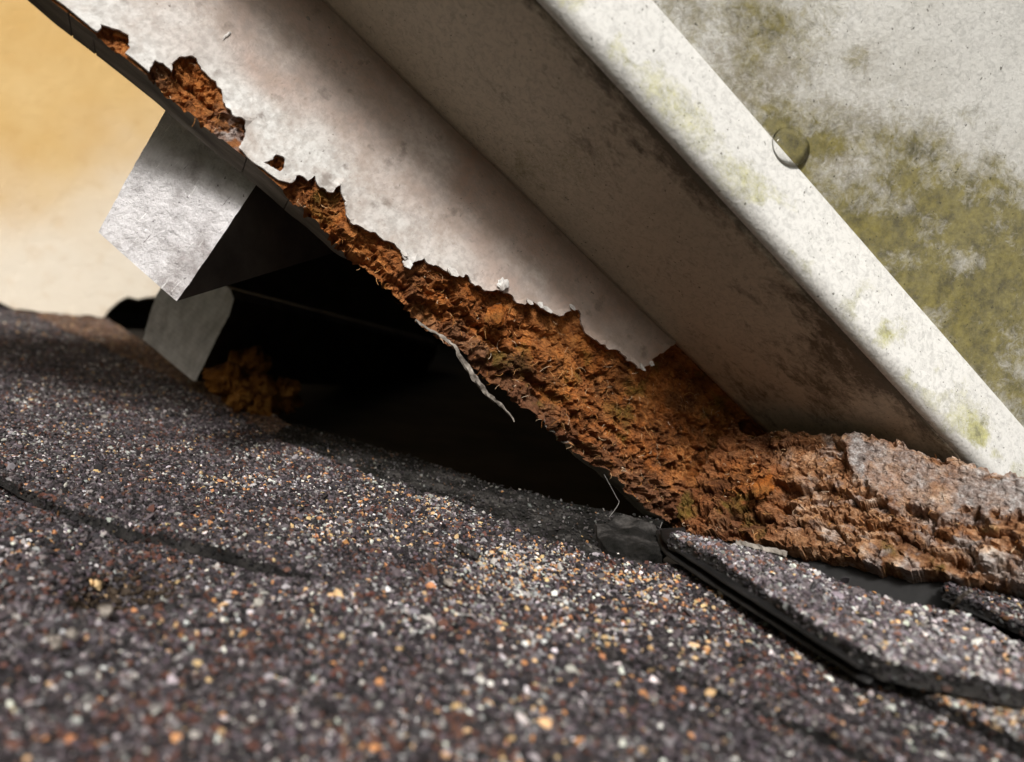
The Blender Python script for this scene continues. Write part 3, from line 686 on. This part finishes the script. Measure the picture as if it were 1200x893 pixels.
# ------------------------------------------------------------------ short trim board at the end of the eave
TB0 = W(775, 611, .2135); TB1 = W(1200, 690, .158)
tdir = TB1-TB0; tdir[2] = 0; tdir /= np.linalg.norm(tdir)
tnor = np.array([-tdir[1], tdir[0], 0.0])
if (CAM-TB0)@tnor < 0: tnor = -tnor
def T2(u, v):
    r = M@ray(u, v); k = (tnor@(TB0-CAM))/(tnor@r); P = CAM+r*k; return np.array([(P-TB0)@tdir, P[2]-TB0[2]])
trim = thing('trim_board', 'short rotted trim board with flaking grey paint lying along the shingles', 'trim board', TB0+tdir*.06)
TOPE = [(846, 470), (862, 492), (880, 499), (893, 494), (905, 496), (940, 496), (975, 498), (1010, 502), (1050, 512), (1090, 525), (1120, 535), (1165, 545), (1200, 551), (1290, 566), (1380, 582)]
BOTE = [(776, 611), (800, 620), (840, 623), (880, 632), (920, 639), (960, 645), (1000, 652), (1045, 663), (1100, 671), (1150, 677), (1200, 681), (1290, 690), (1380, 698)]
tt = np.array([T2(*p) for p in TOPE]); tb = np.array([T2(*p) for p in BOTE])
def keepT(X, Z):
    return (Z < np.interp(X, tt[:, 0], tt[:, 1])+.0006*fbm(X/.004, X*0, 4, 81)) & (Z > np.interp(X, tb[:, 0], tb[:, 1])+.0011*fbm(X/.005, X*0, 4, 82)) & (X > .001)
def placeT(x, z, d): return TB0+np.outer(x, tdir)+np.outer(z, [0, 0, 1.0])-np.outer(d, tnor)
GREY = [(983, 498), (1004, 500), (1050, 512), (1120, 534), (1200, 550), (1300, 566), (1300, 640), (1200, 610), (1165, 605), (1135, 600), (1120, 612), (1098, 606), (1085, 590), (1066, 592), (1048, 598), (1030, 580), (1010, 572), (1000, 560), (992, 540), (984, 520)]
GREY2 = [(1110, 640), (1135, 622), (1165, 640), (1200, 650), (1300, 660), (1300, 702), (1200, 690), (1150, 683), (1128, 665)]
def depthT(X, Z):
    rel, chip = rot_relief(X, Z, 300)
    P = placeT(X, Z, np.zeros(X.shape)); u, v = proj(P)
    uw = u+13*fbm(u/22, v/22, 5, 85); vw = v+13*fbm(u/22+40, v/22, 5, 86)
    gi = inside(uw, vw, GREY); dg = dist(uw, vw, GREY); gm = np.where(gi, sstep(0, 12, dg), 0)
    gi2 = inside(uw, vw, GREY2)
    up = sstep(.30, .75, (Z-np.interp(X, tb[:, 0], tb[:, 1]))/(np.interp(X, tt[:, 0], tt[:, 1])-np.interp(X, tb[:, 0], tb[:, 1])))
    lft = 1-sstep(860, 915, u)
    f3 = fbm(X/.0018, Z/.0018, 4, 87)
    rough_d = .0048+rel*(.92-.42*up)-.0030*(1-up)*sstep(880, 960, u)+.0035*lft*up
    grey_d = .0016+.0008*f3+.0006*fbm(X/.006, Z/.006, 2, 3)
    gq = np.where(gi, sstep(0, 6, dg), 0); D = gq*grey_d+(1-gq)*(rough_d+.0004*f3)
    D = np.clip(D, .0002, .0115)
    # hollow beside the inner corner
    D += .0045*np.exp(-((u-915)/9)**2-((v-568)/28)**2)+.004*np.exp(-((u-893)/14)**2-((v-512)/8)**2)
    zone = np.clip(.75-.75*np.exp(-((u-868)/48)**2-((v-558)/32)**2)+.15*fbm(X/.01, Z/.01, 3, 6), 0, 1)
    zone = np.where(u < 830, np.minimum(zone, .35+.6*(1-up)), zone)
    zone *= 1-.45*sstep(930, 1000, u)*(1-gm)*(fbm(X/.008, Z/.008, 3, 44) > -.1)
    sil = np.exp(-((uw-1003)/16)**2)*(vw < 560)
    grey = gm*np.clip(.55+.6*sil+.4*fbm(X/.008, Z/.008, 4, 55)+.25*sstep(1110, 1160, u), 0, 1)
    grey = np.maximum(grey, .60*sstep(.1, .7, fbm(X/.006, Z/.004, 4, 66))*sstep(900, 990, u)); grey = np.maximum(grey, np.where(gi2, .85*np.clip(.6+fbm(X/.006, Z/.006, 3, 8), 0, 1), 0))
    pale = sstep(880, 950, u+25*fbm(X/.012, Z/.012, 3, 17))*(.62+.38*np.clip(.6+fbm(X/.009, Z/.007, 3, 18), 0, 1))
    return D, {'zone': zone, 'grey': grey, 'chip': chip, 'pale': pale}
V, F, nq, at, smp = grid_board(0, tb[-1, 0], tb[:, 1].min()-.004, tt[:, 1].max()+.003, .00045, keepT, depthT, placeT, .014)
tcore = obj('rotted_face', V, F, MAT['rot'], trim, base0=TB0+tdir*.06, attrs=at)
mm = at['grey'][:len(smp[0])] < .3
fibres('loose_fibres', 350, (smp[0][mm], smp[1][mm]), smp[2][mm], placeT, trim, TB0+tdir*.06, 13, (.001, .003))
nb = T2(895, 572); c = chip('orange_chip', None, placeT(np.array([nb[0]]), np.array([nb[1]]), np.array([-.001]))[0], .0048, 17, MAT['rot'], trim, (.75, .75, 1.15))
# dark flashing under the trim board
fl = thing('step_flashing', 'flat black metal flashing in the gap under the rotted trim board', 'flashing', TB0+tdir*.07-tnor*.012)
for (ua, ub, va, vb, dn) in [(905, 1112, 622, 712, .010), (1116, 1290, 660, 745, .016)]:
    q4 = []
    for (u, v) in ((ua, va), (ub, va+28), (ub, vb+30), (ua, vb-40)):
        r = M@ray(u, v); k = (tnor@(TB0-tnor*dn-CAM))/(tnor@r); q4.append(CAM+r*k)
    q4 = np.array(q4); V, F = close(q4, [[0, 1, 2, 3]], q4-tnor*.0012); obj('plate', V, F, MAT['metal'], fl)

# ------------------------------------------------------------------ rain gutter
gut = thing('rain_gutter', 'grimy white metal rain gutter with green mossy front running above the rotted fascia', 'gutter', ((XL+XR)/2, YF-.04, ZB))
gb = ((XL+XR)/2, YF-.04, ZB)
def sweep(prof, x0, x1, step, wob=0.0):
    n = int((x1-x0)/step)+1; xs = np.linspace(x0, x1, n); m = len(prof); prof = np.asarray(prof)
    V = np.zeros((n, m, 3)); V[:, :, 0] = xs[:, None]; V[:, :, 1] = prof[None, :, 0]; V[:, :, 2] = prof[None, :, 1]
    if wob: V[:, :, 2] += wob*fbm(V[:, :, 0]/.12, V[:, :, 1]/.12, 2, 14); V[:, :, 1] += wob*fbm(V[:, :, 0]/.12+9, V[:, :, 2]/.12, 2, 15)
    idx = np.arange(n*m).reshape(n, m)
    F = np.stack([idx[:-1, :-1], idx[:-1, 1:], idx[1:, 1:], idx[1:, :-1]], -1).reshape(-1, 4)
    return V.reshape(-1, 3), F.tolist()
def arc(cy, cz, r, a0, a1, n): return [(cy+r*math.cos(math.radians(a)), cz+r*math.sin(math.radians(a))) for a in np.linspace(a0, a1, n)]
rr_ = .0055
def dense(p, n): 
    p = np.asarray(p); out = []
    for a, b in zip(p[:-1], p[1:]):
        for t in np.linspace(0, 1, n, endpoint=False): out.append(a+(b-a)*t)
    out.append(p[-1]); return np.array(out)
def gpart(name, prof, mat, off, grime, moss, step=.004, wob=.0, film=lambda u, v: 0*u):
    V, F = sweep(prof, XL, XR, step, wob); V2 = V+np.asarray(off)
    u, v = proj(V); 
    Vc, Fc = close(V, F, V2); g2 = np.concatenate([grime(u, v)]*2); m2 = np.concatenate([moss(u, v)]*2)
    return obj(name, Vc, Fc, mat, gut, base0=gb, smooth=True, attrs={'grime': g2, 'moss': m2, 'film': np.clip(np.concatenate([film(u, v)]*2), 0, 1)})
YB = YF-.0012
bot = dense([(YB, ZB+.0006), (YR+rr_, ZB)], 24)
gpart('bottom_panel', bot, MAT['g_bottom'], (0, 0, .0009),
      lambda u, v: np.clip(.38+.75*np.exp(-((v-(u-650)*1.09+25)/60)**2)+.35*np.exp(-((u-960)/130)**2-((v-430)/80)**2)+.30*np.exp(-((u-800)/110)**2-((v-150)/90)**2), 0, 1.2),
      lambda u, v: .12+.30*np.exp(-((u-650)/120)**2-((v-200)/70)**2)+0*u, wob=.0006)
lip = np.array(arc(YR+rr_, ZB+rr_, rr_, 270, 180, 8)+[(YR, ZB+rr_+(ZS-ZB-2*rr_)*t) for t in np.linspace(.1, 1, 8)]+arc(YR+.0022, ZS-.0022, .0022, 180, 80, 6))
gpart('front_lip', lip, MAT['g_lip'], (.0, .0008, .0006),
      lambda u, v: .30+0*u, lambda u, v: np.clip(.16+.40*np.exp(-((v-(u-650)*1.09+30)/45)**2)*(fbm(u/45, v/45, 2, 3) > -.1)+.3*np.exp(-((u-1055)/30)**2-((v-385)/22)**2)+.3*np.exp(-((u-1150)/30)**2-((v-500)/22)**2), 0, 1))
FL = math.radians(24)
p0 = (YR+.0016, ZS-.0014); Ln = .26
front = dense([p0, (p0[0]-Ln*math.sin(FL)*.25, p0[1]+Ln*math.cos(FL)*.25), (p0[0]-Ln*math.sin(FL), p0[1]+Ln*math.cos(FL))], 40)
def mossF(u, v):
    m = .40+.36*np.exp(-((u-1090)/120)**2-((v-215)/80)**2)+.36*np.exp(-((u-1150)/120)**2-((v-310)/85)**2)+.26*np.exp(-((u-950)/95)**2-((v-125)/85)**2)
    m += .30*np.exp(-((u-860)/80)**2-((v-20)/45)**2)+.25*np.exp(-((v-(u-765)*1.09-5)/40)**2)*(u > 900)+.2*np.exp(-((u-1190)/60)**2-((v-400)/80)**2)
    m -= .42*np.exp(-((u-1110)/120)**2-((v-60)/80)**2)+.42*np.exp(-((u-1190)/40)**2-((v-170)/45)**2)+.26*np.exp(-((u-1000)/60)**2-((v-190)/22)**2)
    m += .20*fbm(u/42, v/34, 4, 51)
    return np.clip(m, -.1, 1)
gpart('front_panel', front, MAT['g_front'], (0, .0009, .0004), lambda u, v: np.clip(.35+.3*np.exp(-((u-1090)/140)**2-((v-240)/110)**2), 0, 1), mossF, wob=.0010, film=lambda u, v: .9*np.exp(-((u-1000)/110)**2-((v-170)/110)**2)+.7*np.exp(-((u-1150)/100)**2-((v-330)/90)**2)+.95*np.exp(-((u-850)/90)**2-((v-40)/70)**2)+.5*np.exp(-((v-(u-765)*1.09)/55)**2)+.3*np.clip(fbm(u/60, v/60, 4, 23), 0, 1))
# folded seam across the front and a rolled top bead, back panel against the fascia
back = dense([(YB-.0003, ZB+.0018), (YB-.0003, ZB+.24)], 6)
V, F = sweep(back, XL, XR, .05); Vc, Fc = close(V, F, V-np.array([0, .0008, 0])); obj('back_panel', Vc, Fc, MAT['g_lip'], gut, base0=gb, attrs={'grime': np.full(len(Vc), .3), 'moss': np.zeros(len(Vc))})
yb_, zb_ = front[-1]
bead = arc(yb_-.004, zb_, .005, 0, 350, 12); V, F = sweep(bead, XL, XR, .03); obj('top_bead', V, F, MAT['g_lip'], gut, base0=gb, smooth=True, attrs={'grime': np.full(len(V), .3), 'moss': np.zeros(len(V))})
for xe in (XL, XR):
    pr = list(bot)+list(lip)+list(front[1:])+[(YB, zb_)]
    Ve = np.array([(xe, a, b) for a, b in pr]); ctr = Ve.mean(0); n = len(Ve)
    e_ = obj('end_cap', np.vstack([Ve, Ve+np.array([.001 if xe > 0 else -.001, 0, 0])]), [list(range(n)), list(range(n, 2*n))[::-1]]+[[i, (i+1) % n, n+(i+1) % n, n+i] for i in range(n)], MAT['g_lip'], gut, base0=gb)
# water drop on the lip
dp = on_axis(926, 172, 1, YR-.0006)
V = []; F = []
n1_, n2_ = 32, 20
ax1 = np.array([.72, 0, .69]); ax1 /= np.linalg.norm(ax1); ax2 = np.array([-.69, 0, .72]); ax3 = np.array([0, -1.0, 0])
for j in range(n2_+1):
    th = math.pi*j/n2_
    for i in range(n1_):
        ph = 2*math.pi*i/n1_; V.append(dp+.0082*math.sin(th)*math.cos(ph)*ax1*(1.12 if math.cos(ph) > 0 else 1)+.0070*math.sin(th)*math.sin(ph)*ax2+.0030*math.cos(th)*ax3)
for j in range(n2_):
    for i in range(n1_): F.append([j*n1_+i, (j+1)*n1_+i, (j+1)*n1_+(i+1) % n1_, j*n1_+(i+1) % n1_])
tag(obj('water_drop', V, F, MAT['water'], smooth=True), 'single clear water drop clinging to the white gutter edge', 'water drop')

# ------------------------------------------------------------------ light-blocking eave deck, wall, added attic walls
SLP = 1.0
def deckz(y): return ZB+.045+SLP*(y-YF)
deck = thing('eave_deck_blocker', 'unseen dark eave boarding added to block light above the hole', 'roof deck', (-.1, YF+.3, deckz(YF+.3)))  # added overhead to keep the hole dark, open at left for light
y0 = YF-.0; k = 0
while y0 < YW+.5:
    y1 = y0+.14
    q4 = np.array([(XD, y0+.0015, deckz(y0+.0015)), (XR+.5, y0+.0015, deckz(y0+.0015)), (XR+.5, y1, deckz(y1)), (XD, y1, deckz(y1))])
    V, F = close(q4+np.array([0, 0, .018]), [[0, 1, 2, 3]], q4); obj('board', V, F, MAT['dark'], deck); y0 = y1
# house wall
def Wl(u, v): P = on_axis(u, v, 1, YW); return np.array([P[0], P[2]])
WB = [(-60, 345), (0, 354), (18, 362), (70, 366), (120, 372), (126, 362), (138, 352), (152, 348), (163, 351), (178, 346), (200, 343), (250, 330)]
wb = ragged([Wl(*p) for p in WB], .006, .0035, 70, .02, False)
zt = deckz(YW)-.012
wout = np.vstack([[[-1.9, wb[0][1]-.25]], wb, [[wb[-1][0]+.02, zt], [-1.9, zt]]])
v, f = cdt(wout, (), .02)
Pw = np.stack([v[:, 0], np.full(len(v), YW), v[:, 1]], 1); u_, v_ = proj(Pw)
painted_glare = np.clip(sstep(150, 330, v_+.25*u_+30*fbm(u_/60, v_/60, 3, 4))*.85, 0, 1)
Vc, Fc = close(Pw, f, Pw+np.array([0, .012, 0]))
wall = obj('stucco_wall', Vc, Fc, MAT['wall'], attrs={'painted_glare': np.concatenate([painted_glare, painted_glare])})
tag(wall, 'ochre stucco wall panel under the eave with a ragged broken bottom corner', 'wall')
# attic walls added behind the hole to shut light out
att = thing('attic_light_seal', 'dark attic walls added to shut light out behind the hole', 'attic', (XR+.3, YW+.4, RO[2]))
def bx(name, lo, hi, mat, parent):
    lo = np.array(lo); hi = np.array(hi); V = np.array([[(lo, hi)[i][0], (lo, hi)[j][1], (lo, hi)[k][2]] for i in (0, 1) for j in (0, 1) for k in (0, 1)])
    return obj(name, V, [[0, 1, 3, 2], [4, 6, 7, 5], [0, 4, 5, 1], [2, 3, 7, 6], [0, 2, 6, 4], [1, 5, 7, 3]], mat, parent)
bx('added_back_wall', (-1.9, YW+.47, 2.2), (XR+.5, YW+.49, 4.2), MAT['dark'], att)
bx('added_side_wall', (XR+.2, YF+.02, 2.4), (XR+.22, YW+.468, 4.2), MAT['dark'], att)
bx('added_left_wall', (-1.9, YW+.014, 2.2), (-1.88, YW+.468, 4.2), MAT['dark'], att)

# ------------------------------------------------------------------ rafter tail and the board below it
def prism(name, px, d, axis, length, mat, label, cat, sub=10, topcut=None, ncam=(-.1, 0, -1.0), cpx=(205, 240), noise=.00008):
    """front outline given in the picture at distance d, body running back along axis"""
    n = M@np.asarray(ncam); n /= np.linalg.norm(n); c0 = W(*cpx, d); pts = []
    for (u, v) in px:
        r = M@ray(u, v); pts.append(CAM+r*((n@(c0-CAM))/(n@r)))
    pts = np.array(pts); ctr = pts.mean(0); a = pts[-1]-pts[0]; a = a-n*(a@n)
    ea = a/np.linalg.norm(a); eb = np.cross(n, ea)
    p2 = np.stack([(pts-ctr)@ea, (pts-ctr)@eb], 1)
    p2 = ragged(p2, .0025, noise, 5, .006)
    if np.sum(p2[:, 0]*np.roll(p2[:, 1], -1)-np.roll(p2[:, 0], -1)*p2[:, 1]) < 0: p2 = p2[::-1]
    v, f = cdt(p2, (), .0025)
    dn = .0003*fbm(v[:, 0]/.003, v[:, 1]/.003, 3, 6)
    sgn = 1 if n@(CAM-ctr) > 0 else -1
    Vt = ctr+np.outer(v[:, 0], ea)+np.outer(v[:, 1], eb)+np.outer(dn, n)*sgn
    if sgn < 0: f = [t[::-1] for t in f]
    V, F = close(Vt, f, Vt+np.asarray(axis)*length); global NTOP; NTOP = len(f)
    return V, F, ctr, np.concatenate([v[:, 1]]*2)
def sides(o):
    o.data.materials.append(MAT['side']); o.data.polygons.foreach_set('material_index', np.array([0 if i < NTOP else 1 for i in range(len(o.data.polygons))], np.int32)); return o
axis = M@np.array([.50, .40, 1.0]); axis /= np.linalg.norm(axis)
V, F, ctr, sw = prism('rafter_tail', [(115, 272), (160, 312), (207, 353), (232, 318), (262, 274), (303, 212), (326, 180), (232, 62), (195, 128), (155, 198)], .191, axis, .62, MAT['timber'], '', '', ncam=(-.04, .12, -1.0))
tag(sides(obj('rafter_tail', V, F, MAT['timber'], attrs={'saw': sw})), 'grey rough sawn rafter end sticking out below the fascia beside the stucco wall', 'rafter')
axis2 = M@np.array([.18, -.02, 1.0]); axis2 /= np.linalg.norm(axis2)
V, F, ctr, sw = prism('lookout_board', [(168, 398), (175, 370), (184, 344), (196, 326), (236, 328), (262, 334), (270, 339), (274, 350), (268, 370), (252, 400), (230, 446), (226, 446)], .340, axis2, .5, MAT['timber2'], '', '', ncam=(-.35, .1, -1.0), cpx=(220, 400))
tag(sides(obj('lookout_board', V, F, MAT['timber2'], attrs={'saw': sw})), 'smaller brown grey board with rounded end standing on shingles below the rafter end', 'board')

# ------------------------------------------------------------------ insulation, splinter, webs, litter
def blob(P, rx, seed, res=40):
    V = []; F = []; n1_, n2_ = res, res//2
    for j in range(n2_+1):
        th = math.pi*j/n2_
        for i in range(n1_):
            ph = 2*math.pi*i/n1_; d = np.array([math.sin(th)*math.cos(ph), math.sin(th)*math.sin(ph), math.cos(th)])
            k = 1+.6*float(fbm(np.array([d[0]*1.8+d[1]*.7+seed]), np.array([d[2]*1.8-d[1]*.9]), 6, seed)[0])+.12*random.random()
            V.append(np.array(P)+k*d*np.array(rx))
    for j in range(n2_):
        for i in range(n1_): F.append([j*n1_+i, j*n1_+(i+1) % n1_, (j+1)*n1_+(i+1) % n1_, (j+1)*n1_+i])
    return V, F
ib = roof_P(roof_px(292, 478)[None], np.array([0]))[0]
ins = thing('insulation_clump', 'clump of orange yellow insulation foam on the shingles just inside the dark hole', 'insulation', ib)
for (u, v, d, r, sd) in [(272, 450, .322, .012, 3), (290, 436, .340, .013, 5), (296, 458, .326, .010, 6), (324, 462, .336, .012, 8), (303, 476, .318, .007, 11), (284, 466, .316, .007, 12)]:
    V, F = blob(W(u, v, d), (r, r, r), sd); obj('lump', V, F, MAT['foam'], ins)
sp = smooth_path([on_axis(u, v, 1, YF+yo) for u, v, yo in [(487, 376, .006), (505, 387, .003), (522, 398, 0), (536, 412, -.002), (548, 432, -.003), (564, 452, -.004), (579, 467, -.004), (594, 480, -.004), (604, 494, -.004)]], 40)
sp += np.stack([.0005*fbm(np.arange(40)/4., np.zeros(40)+k, 3, 5+k) for k in range(3)], 1)
V, F = tube(sp, .0007*np.concatenate([np.linspace(.5, .8, 10), np.linspace(.9, 1.6, 14), np.linspace(1.5, .25, 16)]), 7, 4, .55)
tag(obj('wood_splinter', V, F, MAT['splinter']), 'thin grey wood splinter hanging off the lower fascia edge into the hole', 'splinter')
def strand(pts, r, name, label, cat, mat, seed, group=None, n=18, rough=.1):
    p = smooth_path(pts, n); V, F = tube(p, np.full(n, r), 5, seed, rough); tag(obj(name, V, F, mat), label, cat, group); 
strand([on_axis(708, 556, 1, YF+.006), on_axis(722, 582, 1, YF+.006), on_axis(725, 590, 1, YF+.006), on_axis(714, 606, 1, YF+.006)], .00013, 'cobweb_strand', 'pale bent cobweb thread hanging under the lowest tip of the fascia', 'cobweb', MAT['web'], 1)
strand([on_axis(776, 612, 1, YF-.003), on_axis(772, 625, 1, YF-.006), on_axis(774, 640, 1, YF-.008), on_axis(790, 655, 1, YF-.014)], .00013, 'cobweb_strand', 'short cobweb thread from the fascia tip down to the black metal strip', 'cobweb', MAT['web'], 2)
pw = lambda u, v, h: roof_P(roof_px(u, v, h)[None], np.array([h]))[0]
strand([pw(1114, 716, .009), pw(1122, 705, .014), pw(1128, 698, .017), pw(1138, 692, .020)], .0006, 'twig', 'tiny pale twig on the shingle below the trim board', 'twig', MAT['splinter'], 3, rough=.4)
strand([pw(862, 636, .010), pw(890, 642, .010), pw(922, 650, .010)], .0012, 'caulk_bead', 'pale grey scrap of old caulk squeezed under the trim board', 'caulk', MAT['splinter'], 6, rough=.4)
strand([pw(537, 640, .0024), pw(548, 645, .003), pw(561, 652, .0022)], .0011, 'dead_beetle', 'small dark seed husk lying on the open shingle', 'husk', MAT['bitumen'], 7, rough=.3)
bpy.data.objects['dead_beetle'].name = 'seed_husk'
for k, (u, v, h, r) in enumerate([(125, 717, .000, .0017), (65, 752, .000, .0015), (85, 742, .000, .0012), (526, 683, .001, .0014)]):
    P = pw(u, v, h); V, F = blob(P, (r, r, r*.7), 40+k, 14)
    tag(obj('grit_pebble', V, F, MAT['splinter']), 'small pale pebble of grit lying on the shingles', 'pebble', 'loose grit pebbles on the shingles')
print('granules', n1, n2, 'planes', YF, ZB, YR, ZS, YW, 'n', RN)
